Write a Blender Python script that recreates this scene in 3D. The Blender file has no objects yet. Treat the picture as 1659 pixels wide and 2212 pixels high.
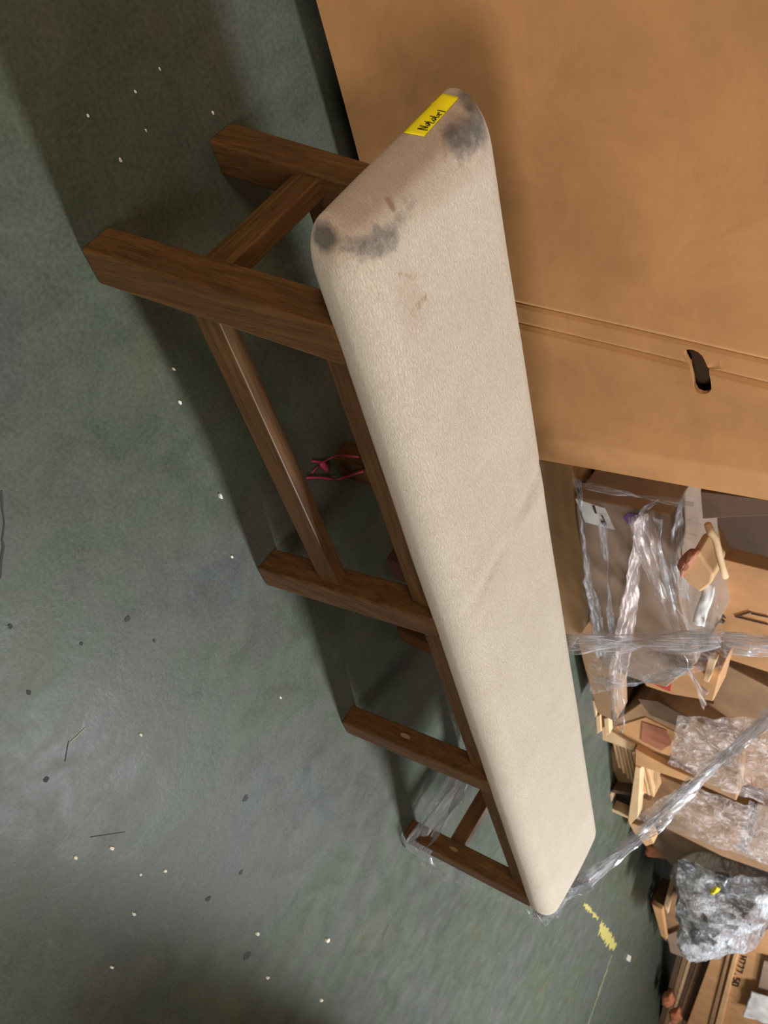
import bpy, bmesh, math, random
from mathutils import Vector, Matrix, noise
from mathutils.bvhtree import BVHTree
random.seed(7)
sc = bpy.context.scene

# ------------------------------------------------------------------ camera
# rows: camera right, camera down, camera forward in world axes (X along the bench, Y towards the big box, Z up)
R = [Vector((0.22516732794269334, 0.5458875435556921, 0.8070356028192806)),
     Vector((0.6333911781201377, -0.7114099140293431, 0.3044857134585238)),
     Vector((0.7403480869879596, 0.44260899675841936, -0.5059466237477759))]
CAM = Vector((-0.4764747575639059, -0.5367359456689991, 0.9661413604728468))
F = 2025.854; CX, CY = 829.5, 1106.0
cd = bpy.data.cameras.new('camera'); cam = bpy.data.objects.new('camera', cd)
sc.collection.objects.link(cam); sc.camera = cam
cd.sensor_fit = 'VERTICAL'; cd.sensor_height = 36.0; cd.lens = F * 36.0 / 2212
cd.clip_start = 0.02; cd.clip_end = 100
cd.dof.use_dof = True; cd.dof.focus_distance = 1.15; cd.dof.aperture_fstop = 13
r0, r1, r2 = R
cam.matrix_world = Matrix(((r0.x, -r1.x, -r2.x, CAM.x), (r0.y, -r1.y, -r2.y, CAM.y), (r0.z, -r1.z, -r2.z, CAM.z), (0, 0, 0, 1)))

# ------------------------------------------------------------------ light
sc.view_settings.view_transform = 'Standard'; sc.view_settings.look = 'None'
sc.view_settings.exposure = 0.3; sc.view_settings.gamma = 1.0
try: sc.view_settings.use_curve_mapping = False
except Exception: pass
def area(name, loc, target, sx, sy, power, col):
    l = bpy.data.lights.new(name, 'AREA'); l.shape = 'RECTANGLE'; l.size = sx; l.size_y = sy; l.energy = power; l.color = col
    o = bpy.data.objects.new(name, l); sc.collection.objects.link(o); o.location = loc
    o.rotation_euler = (Vector(target) - Vector(loc)).to_track_quat('-Z', 'Y').to_euler(); return o
area('ceiling_lamp_light', (4.9, -0.40, 4.0), (1.5, 0, 0), 0.5, 1.1, 345, (0.94, 0.98, 1.0))
area('aisle_fill_light', (-0.6, -4.6, 3.0), (0.6, 0.4, 0.5), 1.8, 0.9, 84, (1.0, 0.92, 0.82))  # unseen fill, added to brighten the front of the big box
area('near_fill_light', (-4.2, -1.3, 2.6), (0, 0, 0.4), 1.2, 0.8, 84, (1.0, 0.82, 0.62))  # unseen warm fill, added to brighten near-end faces and the dark floor
area('distant_lamp_light', (8.5, -2.6, 5.0), (6, 1, 0), 1.2, 1.2, 190, (1.0, 0.97, 0.93))
w = bpy.data.worlds.new('world'); sc.world = w; w.use_nodes = True
w.node_tree.nodes['Background'].inputs[0].default_value = (0.95, 0.9, 0.85, 1)
w.node_tree.nodes['Background'].inputs[1].default_value = 0.075

# ------------------------------------------------------------------ helpers
def ray(px, py): return r0 * ((px - CX) / F) + r1 * ((py - CY) / F) + r2
def at(px, py, axis, val):
    d = ray(px, py); return CAM + d * ((val - CAM[axis]) / d[axis])
def lin(c):
    f = lambda v: v / 12.92 if v <= 0.04045 else ((v + 0.055) / 1.055) ** 2.4
    return (f(c[0] / 255), f(c[1] / 255), f(c[2] / 255), 1)
def link(o, parent=None):
    sc.collection.objects.link(o)
    if parent is not None: o.parent = parent
    return o
def tag(o, label=None, cat=None, group=None, kind=None):
    if label: o['label'] = label
    if cat: o['category'] = cat
    if group: o['group'] = group
    if kind: o['kind'] = kind
    return o
def empty(name, loc, label, cat, group=None):
    o = bpy.data.objects.new(name, None); o.location = loc; o.empty_display_size = 0.05; link(o)
    bpy.context.view_layer.update()
    return tag(o, label, cat, group)
def mesh(name, verts, faces, mat, parent=None, smooth=False, bevel=0):
    me = bpy.data.meshes.new(name); 
    base = Vector((0, 0, 0)); q_ = parent
    while q_ is not None: base += q_.location; q_ = q_.parent
    vs = [Vector(v) - base for v in verts]
    if parent is None:                       # put the origin at the thing's base
        c = sum(vs, Vector()) / len(vs); c.z = min(v.z for v in vs); vs = [v - c for v in vs]
    me.from_pydata([tuple(v) for v in vs], [], faces)
    bm = bmesh.new(); bm.from_mesh(me); bmesh.ops.recalc_face_normals(bm, faces=bm.faces)
    if bevel: bmesh.ops.bevel(bm, geom=[e for e in bm.edges if e.is_manifold], offset=bevel, segments=2, profile=0.5, affect='EDGES', clamp_overlap=True)
    bm.to_mesh(me); bm.free()
    if smooth: me.polygons.foreach_set('use_smooth', [True] * len(me.polygons))
    me.materials.append(mat)
    o = bpy.data.objects.new(name, me); link(o, parent)
    if parent is None: o.location = c
    return o
BOXF = [(0, 1, 2, 3), (7, 6, 5, 4), (0, 4, 5, 1), (1, 5, 6, 2), (2, 6, 7, 3), (3, 7, 4, 0)]
def beam(name, foot, top, mat, parent, bevel=0.0025):
    """hexahedron from 4 lower and 4 upper corners"""
    return mesh(name, list(foot) + list(top), BOXF, mat, parent, bevel=bevel)
def box(name, lo, hi, mat, parent=None, bevel=0.002):
    x0, y0, z0 = lo; x1, y1, z1 = hi
    return beam(name, [(x0, y0, z0), (x1, y0, z0), (x1, y1, z0), (x0, y1, z0)], [(x0, y0, z1), (x1, y0, z1), (x1, y1, z1), (x0, y1, z1)], mat, parent, bevel)
def slab(name, pts, plane, thick, mat, parent=None, lean=0.0, bevel=0.0, sub=0, rough=0.0, seed=0):
    """solid sheet: outline measured on a vertical plane (y = plane, leaning and turning a little), with real thickness"""
    front = [at(p[0], p[1], 1, plane + (p[2] if len(p) > 2 else 0) + lean * i) for i, p in enumerate(pts)]
    n = len(front); back = [v + Vector((0.10 * thick, thick, 0)) for v in front]
    faces = [tuple(range(n)), tuple(range(2 * n - 1, n - 1, -1))] + [(i, i + n, (i + 1) % n + n, (i + 1) % n) for i in range(n)]
    return mesh(name, front + back, faces, mat, parent, bevel=bevel)

# ------------------------------------------------------------------ materials
def mat_base(name):
    m = bpy.data.materials.new(name); m.use_nodes = True; nt = m.node_tree
    return m, nt, nt.nodes['Principled BSDF'], nt.nodes, nt.links
def coords(N, L, scale=(1, 1, 1)):
    t = N.new('ShaderNodeNewGeometry'); mp = N.new('ShaderNodeMapping'); mp.inputs['Scale'].default_value = scale
    L.new(t.outputs['Position'], mp.inputs['Vector']); return mp.outputs['Vector']
def objcoords(N, L, scale=(1, 1, 1)):
    t = N.new('ShaderNodeTexCoord'); mp = N.new('ShaderNodeMapping'); mp.inputs['Scale'].default_value = scale
    L.new(t.outputs['Object'], mp.inputs['Vector']); return mp.outputs['Vector']
def nz(N, L, vec, scale, detail=4, rough=0.55, dist=0):
    n = N.new('ShaderNodeTexNoise'); n.inputs['Scale'].default_value = scale; n.inputs['Detail'].default_value = detail
    n.inputs['Roughness'].default_value = rough; n.inputs['Distortion'].default_value = dist; L.new(vec, n.inputs['Vector']); return n.outputs['Fac']
def ramp(N, L, fac, stops):
    r = N.new('ShaderNodeValToRGB'); e = r.color_ramp.elements
    while len(e) < len(stops): e.new(0.5)
    for s, (p, c) in zip(e, stops): s.position = p; s.color = c if len(c) == 4 else (*c, 1)
    L.new(fac, r.inputs['Fac']); return r.outputs['Color']
def mix(N, L, fac, a, b, mode='MIX'):
    m = N.new('ShaderNodeMix'); m.data_type = 'RGBA'; m.blend_type = mode
    for k, v in ((0, fac), (6, a), (7, b)):
        if hasattr(v, 'is_output') or isinstance(v, bpy.types.NodeSocket): L.new(v, m.inputs[k])
        else: m.inputs[k].default_value = v
    return m.outputs[2]
def bump(N, L, h, strength, dist=0.001, prev=None):
    b = N.new('ShaderNodeBump'); b.inputs['Strength'].default_value = strength; b.inputs['Distance'].default_value = dist
    L.new(h, b.inputs['Height'])
    if prev is not None: L.new(prev, b.inputs['Normal'])
    return b.outputs['Normal']
W1, K1 = (1, 1, 1, 1), (0, 0, 0, 1)

def floor_mat():
    m, nt, b, N, L = mat_base('sealed_concrete')
    v = coords(N, L)
    big = nz(N, L, v, 2.2, 5, 0.6, 0.4); mid = nz(N, L, v, 11, 6, 0.65, 0.6); fine = nz(N, L, v, 160, 3, 0.6)
    c = ramp(N, L, big, [(0.30, lin((78, 72, 50))), (0.45, lin((66, 78, 62))), (0.58, lin((76, 76, 72))), (0.75, lin((72, 80, 84)))])
    c = mix(N, L, 0.32, c, ramp(N, L, mid, [(0.35, lin((54, 58, 48))), (0.65, lin((98, 102, 90)))]))
    spk = nz(N, L, v, 42, 5, 0.7)
    c = mix(N, L, ramp(N, L, spk, [(0.66, K1), (0.72, (0.55, 0.55, 0.55, 1))]), c, lin((34, 36, 34)))
    # streaky scuffs
    v2 = coords(N, L, (3, 26, 1)); st = nz(N, L, v2, 2.0, 5, 0.7, 1.2)
    c = mix(N, L, ramp(N, L, st, [(0.58, K1), (0.80, (0.35, 0.35, 0.35, 1))]), c, lin((110, 114, 108)))
    c = mix(N, L, 0.22, c, ramp(N, L, fine, [(0.3, lin((40, 42, 38))), (0.7, lin((110, 112, 104)))]))
    L.new(c, b.inputs['Base Color'])
    L.new(ramp(N, L, mid, [(0.3, (0.36,) * 3), (0.7, (0.50,) * 3)]), b.inputs['Roughness'])
    b.inputs['Specular IOR Level'].default_value = 0.115
    n1 = bump(N, L, mid, 0.12, 0.004); L.new(bump(N, L, spk, 0.25, 0.002, n1), b.inputs['Normal'])
    return m
def card_mat(name, col, dark=0.82, rough=0.75, corr=(0, 0, 0), mottled=0.5):
    m, nt, b, N, L = mat_base(name)
    v = coords(N, L); a = nz(N, L, v, 5, 4, 0.6, 0.3); f = nz(N, L, coords(N, L, (30, 60, 260)), 3, 3, 0.6)
    base = lin(col); dk = tuple(x * dark for x in base[:3]) + (1,); lt = tuple(min(1, x * 1.12) for x in base[:3]) + (1,)
    c = ramp(N, L, a, [(0.35, dk), (0.65, lt)])
    c = mix(N, L, 0.12, c, ramp(N, L, f, [(0.3, dk), (0.7, lt)]), 'MIX')
    L.new(c, b.inputs['Base Color']); b.inputs['Roughness'].default_value = rough; b.inputs['Specular IOR Level'].default_value = 0.35
    n = bump(N, L, a, 0.25, 0.01); L.new(bump(N, L, f, 0.12, 0.0008, n), b.inputs['Normal'])
    return m
def plain(name, col, rough=0.6, spec=0.4, metal=0):
    m, nt, b, N, L = mat_base(name)
    v = coords(N, L); a = nz(N, L, v, 30, 4)
    base = lin(col); L.new(ramp(N, L, a, [(0.3, tuple(x * 0.85 for x in base[:3])), (0.7, base)]), b.inputs['Base Color'])
    b.inputs['Roughness'].default_value = rough; b.inputs['Specular IOR Level'].default_value = spec; b.inputs['Metallic'].default_value = metal
    return m
def wood_mat(name, axis):
    m, nt, b, N, L = mat_base(name)
    s = [26, 26, 26]; s[axis] = 1.6
    v = coords(N, L, tuple(s)); g = nz(N, L, v, 3.0, 6, 0.62, 0.8)
    s2 = [120, 120, 120]; s2[axis] = 5; g2 = nz(N, L, coords(N, L, tuple(s2)), 3, 4, 0.7)
    cl = nz(N, L, coords(N, L), 7, 3, 0.5)
    c = ramp(N, L, g, [(0.28, lin((48, 31, 15))), (0.46, lin((84, 58, 30))), (0.60, lin((104, 73, 38))), (0.78, lin((124, 88, 48)))])
    c = mix(N, L, 0.35, c, ramp(N, L, g2, [(0.4, lin((54, 36, 18))), (0.6, lin((120, 84, 46)))]))
    c = mix(N, L, ramp(N, L, cl, [(0.35, (0.0,) * 3), (0.7, (0.45,) * 3)]), c, lin((84, 50, 26)))
    L.new(c, b.inputs['Base Color']); b.inputs['Roughness'].default_value = 0.52; b.inputs['Specular IOR Level'].default_value = 0.35
    L.new(bump(N, L, g2, 0.18, 0.0006), b.inputs['Normal'])
    return m
def fabric_mat():
    m, nt, b, N, L = mat_base('cream_chenille')
    v = coords(N, L); a = nz(N, L, v, 9, 4, 0.6); f = nz(N, L, coords(N, L, (0.8, 2.2, 2.0)), 230, 4, 0.7, 0.8); fz = nz(N, L, v, 700, 2, 0.7)
    c = ramp(N, L, a, [(0.3, lin((203, 187, 166))), (0.7, lin((214, 200, 182)))])
    c = mix(N, L, 0.30, c, ramp(N, L, f, [(0.35, lin((156, 142, 122))), (0.65, lin((212, 202, 186)))]))
    at_ = N.new('ShaderNodeAttribute'); at_.attribute_name = 'stain_shade'; at_.attribute_type = 'GEOMETRY'
    sep = N.new('ShaderNodeSeparateColor'); L.new(at_.outputs['Color'], sep.inputs[0])
    blotch = nz(N, L, v, 90, 5, 0.7)
    def stained(c, ch, col, lo, hi):
        mu = N.new('ShaderNodeMath'); mu.operation = 'MULTIPLY_ADD'; L.new(blotch, mu.inputs[0]); mu.inputs[1].default_value = 1.1
        sb = N.new('ShaderNodeMath'); sb.operation = 'SUBTRACT'; L.new(sep.outputs[ch], sb.inputs[0]); sb.inputs[1].default_value = 0.55
        L.new(sb.outputs[0], mu.inputs[2])
        return mix(N, L, ramp(N, L, mu.outputs[0], [(lo, K1), (hi, (0.85,) * 3)]), c, lin(col))
    c = stained(c, 2, (184, 158, 138), 0.0, 1.1)  # pinkish tint, mostly the end face's shade put into the fabric colour
    c = stained(c, 1, (150, 112, 80), 0.2, 0.95)
    c = stained(c, 0, (70, 68, 66), 0.12, 0.95)
    L.new(c, b.inputs['Base Color']); b.inputs['Roughness'].default_value = 0.95; b.inputs['Specular IOR Level'].default_value = 0.1
    b.inputs['Sheen Weight'].default_value = 0.25; b.inputs['Sheen Roughness'].default_value = 0.5
    n = bump(N, L, f, 0.9, 0.0022); L.new(bump(N, L, fz, 0.4, 0.0006, n), b.inputs['Normal'])
    return m
def film_mat(name, alpha=0.22, tint=(235, 238, 245), sc_=60, uv=None):
    m, nt, b, N, L = mat_base(name)
    v = coords(N, L)
    if uv:
        t = N.new('ShaderNodeTexCoord'); mp = N.new('ShaderNodeMapping'); mp.inputs['Scale'].default_value = (uv[0], uv[1], 1); L.new(t.outputs['UV'], mp.inputs['Vector']); v = mp.outputs['Vector']; sc_ = 1.0
    f = nz(N, L, v, sc_, 4, 0.6, 0.6 if uv else 1.5)
    b.inputs['Base Color'].default_value = lin(tint); b.inputs['Roughness'].default_value = 0.09
    b.inputs['Specular IOR Level'].default_value = 0.9
    L.new(ramp(N, L, f, [(0.38, (alpha * 0.35,) * 3), (0.52, (alpha * .7,) * 3), (0.60 if uv else 0.66, (min(1, alpha * (3.2 if uv else 2.4)),) * 3)]), b.inputs['Alpha'])  # denser streaks in the alpha imitate bright highlights on the film
    L.new(bump(N, L, f, 1.0, 0.012), b.inputs['Normal'])
    return m
M = dict(
    floor=floor_mat(), fabric=fabric_mat(),
    wood_z=wood_mat('walnut_stained_wood_upright', 2), wood_x=wood_mat('walnut_stained_wood_long', 0), wood_y=wood_mat('walnut_stained_wood_cross', 1),
    box=card_mat('brown_corrugated_board', (192, 140, 90)), box_light=card_mat('pale_corrugated_board', (194, 152, 108)),
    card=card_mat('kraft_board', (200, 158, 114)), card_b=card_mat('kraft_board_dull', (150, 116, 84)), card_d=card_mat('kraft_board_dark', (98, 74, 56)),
    card_o=card_mat('kraft_board_orange', (188, 140, 94)), card_g=card_mat('kraft_board_grey', (150, 126, 108)), card_r=card_mat('reddish_print', (158, 98, 72)),
    edge=card_mat('board_edge', (206, 172, 132)), pallet=card_mat('pallet_wood', (120, 92, 62)), black=plain('black_ink_and_shade', (30, 26, 24), 0.7), ink=plain('brown_ink', (70, 52, 40), 0.8),
    yellow=plain('yellow_paper', (252, 236, 20), 0.6), paint=plain('yellow_floor_paint', (168, 156, 84), 0.7), faded=plain('faded_yellow_paint', (120, 122, 88), 0.6),
    chip=plain('pale_chip', (228, 222, 205), 0.7), film=film_mat('clear_film', 0.10, sc_=26), film_t=film_mat('cloudy_film', 0.30, (222, 208, 204), 20), film_r=film_mat('twisted_film', 0.22, (232, 232, 240), uv=(9, 22)), film_v=film_mat('draped_film', 0.30, (226, 210, 208), uv=(5, 9)),
    film_l=film_mat('leg_wrap_film', 0.38, (206, 212, 226), uv=(7, 16)), film_s=film_mat('thin_film', 0.07, sc_=30), white=plain('white_paper', (226, 222, 220), 0.5), purple=plain('purple_ink', (120, 96, 150), 0.6), pink=plain('pink_string', (180, 60, 92), 0.6),
    red=plain('red_ink', (186, 62, 50), 0.7), darkfilm=plain('dark_plastic', (40, 40, 46), 0.3, 0.6), scratch=plain('dark_scratch', (50, 54, 52), 0.8), pinktape=plain('tan_plastic', (196, 120, 84), 0.5),
    plug=plain('wood_plug', (150, 116, 78), 0.6))

# ------------------------------------------------------------------ floor
def quad_floor():
    nx, ny = 60, 40
    fl = box('floor', (-4, -5, -0.2), (26, 7, 0.0), M['floor'], bevel=0); return fl
floor = tag(quad_floor(), kind='structure')
def flat_strip(name, pts, width, mat, parent, z=0.0006, ragged=0.0):
    vs, fs = [], []
    for i, p in enumerate(pts):
        a = pts[max(0, i - 1)]; b = pts[min(len(pts) - 1, i + 1)]
        t = Vector((b[0] - a[0], b[1] - a[1], 0)).normalized(); n = Vector((-t.y, t.x, 0))
        ww = width * (1 + random.uniform(-ragged, ragged)) / 2
        c = Vector((p[0], p[1], z)); q = c + t * random.uniform(-ragged, ragged) * width * 0.2
        vs += [q + n * ww, q - n * ww * (1 + random.uniform(-ragged, ragged) * .5)]
    for i in range(len(pts) - 1): fs.append((2 * i, 2 * i + 1, 2 * i + 3, 2 * i + 2))
    n0 = len(vs); vs += [v - Vector((0, 0, z)) for v in vs]; 
    m = len(pts)
    rim = [2 * i for i in range(m)] + [2 * i + 1 for i in range(m - 1, -1, -1)]
    fs += [(rim[k], rim[(k + 1) % len(rim)], rim[(k + 1) % len(rim)] + n0, rim[k] + n0) for k in range(len(rim))]
    return mesh(name, vs, fs, mat, parent)
def floor_line(name, a, b, width, mat, n=12, ragged=0.3, label=None):
    A = at(a[0], a[1], 2, 0); B = at(b[0], b[1], 2, 0)
    pts = [A.lerp(B, i / n) for i in range(n + 1)]
    pts = [p + Vector((random.uniform(-1, 1), random.uniform(-1, 1), 0)) * width * ragged * .25 for p in pts]
    o = flat_strip(name, pts, width, mat, floor, ragged=ragged)
    if label: o['label'] = label
    return o
floor_line('paint_mark', (1262, 1952), (1292, 1985), 0.018, M['paint'], 22, 0.95, 'worn yellow paint dab')
floor_line('paint_mark', (1296, 1998), (1328, 2048), 0.05, M['paint'], 30, 0.6, 'chipped yellow paint stripe')
floor_line('paint_line', (1322, 2062), (1270, 2214), 0.035, M['faded'], 24, 0.5, 'faded thin yellow line')
floor_line('scratch', (148, 1600), (140, 1645), 0.0012, M['scratch'], 6, 0.4)
floor_line('scratch', (185, 1572), (150, 1605), 0.002, M['faded'], 6, 0.5)
floor_line('scratch', (270, 1797), (195, 1808), 0.0010, M['scratch'], 10, 0.6)
cr = [at(x, y, 2, 0) for x, y in ((2, 1060), (5, 1100), (9, 1130), (4, 1165), (7, 1180), (2, 1215), (0, 1250))]
flat_strip('crack', cr, 0.0026, M['scratch'], floor, ragged=0.5)
for k, (x, y, s) in enumerate(((22, 1352, 5), (275, 1337, 6), (333, 1384, 4), (100, 1684, 5), (530, 1725, 7), (520, 1885, 5), (450, 1942, 6), (176, 1390, 4), (62, 1495, 5), (535, 2065, 9))):
    c = at(x, y, 2, 0); rr = s * 0.0006 * (c - CAM).length; vs = []
    for j in range(10):
        a = j / 10 * math.tau; q = rr * random.uniform(.6, 1.1); vs.append((c.x + 1.3 * q * math.cos(a), c.y + q * math.sin(a), 0.0006))
    mesh('pit', vs + [(v[0], v[1], 0) for v in vs], [tuple(range(10))] + [(i, (i + 1) % 10, (i + 1) % 10 + 10, i + 10) for i in range(10)], M['scratch'], floor)
for k, (x, y, s) in enumerate(((345, 149, 3), (292, 198, 3), (190, 250, 4), (260, 346, 4), (459, 243, 4), (315, 281, 3), (240, 1832, 6), (163, 1852, 5), (356, 1881, 5), (303, 1889, 4), (288, 1974, 5), (555, 2015, 6), (706, 2030, 7),
        (240, 2088, 5), (577, 2111, 5), (475, 1072, 7), (388, 870, 5), (375, 742 + 55, 4), (548, 797, 4), (303, 1587, 5), (500, 1202, 4), (605, 1507, 4), (1356, 2068, 9), (693, 2160, 5))):
    c = at(x, y, 2, 0); rr = s * 0.00045 * (c - CAM).length; vs = []
    a0 = random.random() * 6
    for j in range(6):
        a = a0 + j / 6 * math.tau; q = rr * random.uniform(.6, 1.1); vs.append((c.x + 1.5 * q * math.cos(a), c.y + 0.8 * q * math.sin(a), 0.0))
    vs += [(v[0] * 0.9 + c.x * 0.1, v[1] * .9 + c.y * .1, rr * random.uniform(.5, .9)) for v in vs]
    o = mesh('debris_chip', vs, [tuple(range(6)), tuple(range(11, 5, -1))] + [(i, i + 6, (i + 1) % 6 + 6, (i + 1) % 6) for i in range(6)], M['chip'])
    tag(o, 'tiny pale chip of debris lying on the green grey concrete floor', 'debris', 'pale chips scattered on the floor')

# ------------------------------------------------------------------ unseen tall cartons, added out of view to shade the floor
cs = empty('shade_cartons', (3.3, -1.0, 0), 'unseen tall stack of plain cartons added to shade the floor', 'shade caster')
for k in range(4): box('carton', (2.72 + .01 * (k % 2), -1.6, k * .5 + .002), (3.9, -.430 - .008 * (k % 2), k * .5 + .498), card_mat('stack_board', (150, 112, 76)), cs, 0.004)

# ------------------------------------------------------------------ big cardboard box
YB, ZB = 0.456, 0.05
bb = empty('cardboard_box', (0.1, YB + .3, 0.0), 'huge plain brown cardboard box with a hand hole, standing behind the bench', 'box')
x_left, x_r0, x_r1 = -0.75, 0.0, 0.0
e0 = at(1185, 1005, 1, YB); e1 = at(1659, 1085, 1, YB)
sl = (e1.x - e0.x) / (e1.z - e0.z); xr = lambda z: e0.x + sl * (z - e0.z)
fold = lambda z: xr(z) - 0.075
ZT = 1.25
# front face as a grid with the hand hole cut out, wavy like loaded board
hc = at(1517, 797, 1, YB)                     # hand hole centre
hole_u = (at(1530, 845, 1, YB) - at(1503, 748, 1, YB)); hl = hole_u.length / 2; hw = 0.0135
def front_y(x, z):
    d = noise.noise(Vector((x * 2.2, z * 2.0, 3.1))) * 0.006
    d += -0.010 * math.exp(-((x - 0.35) / 0.5) ** 2 - ((z - 0.7) / 0.5) ** 2)
    c1 = 0.418 + 0.0 * z; 
    for cx_, ww, dep in ((CR1, 0.004, 0.0028), (CR2, 0.004, 0.0028)): d += dep * math.exp(-((x - cx_) / ww) ** 2)
    if CR1 < x < CR2: d += 0.0012
    f = x - fold(z)
    if f > 0: d += 0.14 * f
    return YB + d
CR1 = at(1400, 712, 1, YB).x; CR2 = at(1400, 757, 1, YB).x + .004
bm = bmesh.new(); xs = []; 
x = x_left
NZ = 150
FX = [x_left + k * 0.03 for k in range(int((0.47 - x_left) / 0.03))]; x = FX[-1] + 0.01
while x < 0.64: FX.append(x); x += 0.0022
NF = len(FX) - 1; NX = NF + 24
def gridpt(i, j):
    z = ZB + (ZT - ZB) * j / NZ
    if i <= NF: return Vector((FX[i], 0, z))
    return Vector((FX[-1] + (xr(z) - FX[-1]) * (i - NF) / 24, 0, z))
hb_dir = Vector((hole_u.x, 0, hole_u.z)).normalized(); hb_n = Vector((-hb_dir.z, 0, hb_dir.x))
def hole_sd(p):
    q = Vector((p.x - hc.x, 0, p.z - hc.z)); a = q.dot(hb_dir); bb_ = q.dot(hb_n) + 0.006 * (a / hl) ** 2
    a = max(0, abs(a) - (hl - hw)); return math.hypot(a, bb_) - hw
vg = {}
def gv(i, j):
    if (i, j) not in vg:
        p = gridpt(i, j); vg[(i, j)] = bm.verts.new((p.x, front_y(p.x, p.z), p.z))
    return vg[(i, j)]
holei = [(i, j) for i in range(NX) for j in range(NZ)
         if max(hole_sd(gridpt(i, j)), hole_sd(gridpt(i + 1, j)), hole_sd(gridpt(i, j + 1)), hole_sd(gridpt(i + 1, j + 1))) < 0.004]
hs = set(holei)
imin, imax = min(i for i, j in hs) - 1, max(i for i, j in hs) + 2; jmin, jmax = min(j for i, j in hs) - 1, max(j for i, j in hs) + 2
for i in range(NX):
    for j in range(NZ):
        if imin <= i < imax and jmin <= j < jmax: continue
        bm.faces.new((gv(i, j), gv(i + 1, j), gv(i + 1, j + 1), gv(i, j + 1)))
# ring between the rectangular opening in the grid and the rounded hand hole
rim = [(i, jmin) for i in range(imin, imax)] + [(imax, j) for j in range(jmin, jmax)] + [(i, jmax) for i in range(imax, imin, -1)] + [(imin, j) for j in range(jmax, jmin, -1)]
inner = []
for (i, j) in rim:
    p = gridpt(i, j); ang = math.atan2((Vector((p.x - hc.x, 0, p.z - hc.z))).dot(hb_n), (Vector((p.x - hc.x, 0, p.z - hc.z))).dot(hb_dir))
    lo, hi = 0.0, 0.2; d = hb_dir * math.cos(ang) + hb_n * math.sin(ang)
    for _ in range(30):
        mdl = (lo + hi) / 2
        if hole_sd(Vector((hc.x, 0, hc.z)) + d * mdl) < 0: lo = mdl
        else: hi = mdl
    p = Vector((hc.x, 0, hc.z)) + d * lo; inner.append(p)
vl_grid = list(bm.verts)
iv = [bm.verts.new((p.x, front_y(p.x, p.z), p.z)) for p in inner]; iv2 = [bm.verts.new((p.x, front_y(p.x, p.z) + 0.008, p.z)) for p in inner]
for k in range(len(rim)):
    k2 = (k + 1) % len(rim)
    bm.faces.new((gv(*rim[k]), gv(*rim[k2]), iv[k2], iv[k])); bm.faces.new((iv[k], iv[k2], iv2[k2], iv2[k]))
bm.verts.index_update(); n_grid = len(vl_grid)
vl = [v.co.copy() for v in bm.verts]; fc = [tuple(v.index for v in f.verts) for f in bm.faces]; bm.free()
fp = mesh('front_panel', vl, fc, M['box'], bb, smooth=True)
for pl in fp.data.polygons:
    if len(set(pl.vertices) & set(range(n_grid, len(vl)))) > 0: pl.use_smooth = False
DB = YB + 0.62
xb0, xb1 = xr(ZB), xr(ZT)
fy0, fy1 = front_y(xb0, ZB), front_y(xb1, ZT)
beam('side_panel', [(x_left - .006, YB, ZB), (x_left, YB, ZB), (x_left, DB, ZB), (x_left - .006, DB, ZB)], [(x_left - .006, YB, ZT), (x_left, YB, ZT), (x_left, DB, ZT), (x_left - .006, DB, ZT)], M['box'], bb, 0)
beam('side_panel', [(xb0 - .008, fy0, ZB), (xb0, fy0, ZB), (xb0, DB, ZB), (xb0 - .008, DB, ZB)], [(xb1 - .008, fy1, ZT), (xb1, fy1, ZT), (xb1, DB, ZT), (xb1 - .008, DB, ZT)], M['box'], bb, 0)
beam('back_panel', [(x_left, DB - .006, ZB), (xb0, DB - .006, ZB), (xb0, DB, ZB), (x_left, DB, ZB)], [(x_left, DB - .006, ZT), (xb1, DB - .006, ZT), (xb1, DB, ZT), (x_left, DB, ZT)], M['box'], bb, 0)
box('bottom_flap', (x_left, YB + .004, ZB), (xb0 - .009, DB, ZB + .006), M['box'], bb, 0)
beam('top_flap', [(x_left, YB + .004, ZT - .006), (xb1 - .01, YB + .004, ZT - .006), (xb1 - .01, DB, ZT - .006), (x_left, DB, ZT - .006)], [(x_left, YB + .004, ZT), (xb1 - .01, YB + .004, ZT), (xb1 - .01, DB, ZT), (x_left, DB, ZT)], M['box'], bb, 0)
# second board layer seen through the hand hole
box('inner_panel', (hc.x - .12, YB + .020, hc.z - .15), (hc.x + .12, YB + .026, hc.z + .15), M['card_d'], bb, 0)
# skid under the box
sk = empty('wooden_skid', (0.1, YB + .3, 0), 'low dark wooden skid in the black gap under the huge cardboard box', 'pallet')
for yy in (YB + .06, YB + .28, YB + .50):
    box('runner', (x_left + .03, yy, 0.0), (xb0 - .06, yy + .06, 0.034), M['pallet'], sk)
for i in range(8):
    x0 = x_left + .03 + i * (xb0 - .09 - x_left) / 8
    box('deck_board', (x0, YB + .04, 0.034), (x0 + .14, DB - .03, 0.05), M['pallet'], sk)

# ------------------------------------------------------------------ bench
bench = empty('bench', (0.95, 0.13, 0), 'long bench with cream upholstered top and walnut legs, grey stained near end', 'bench')
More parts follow.
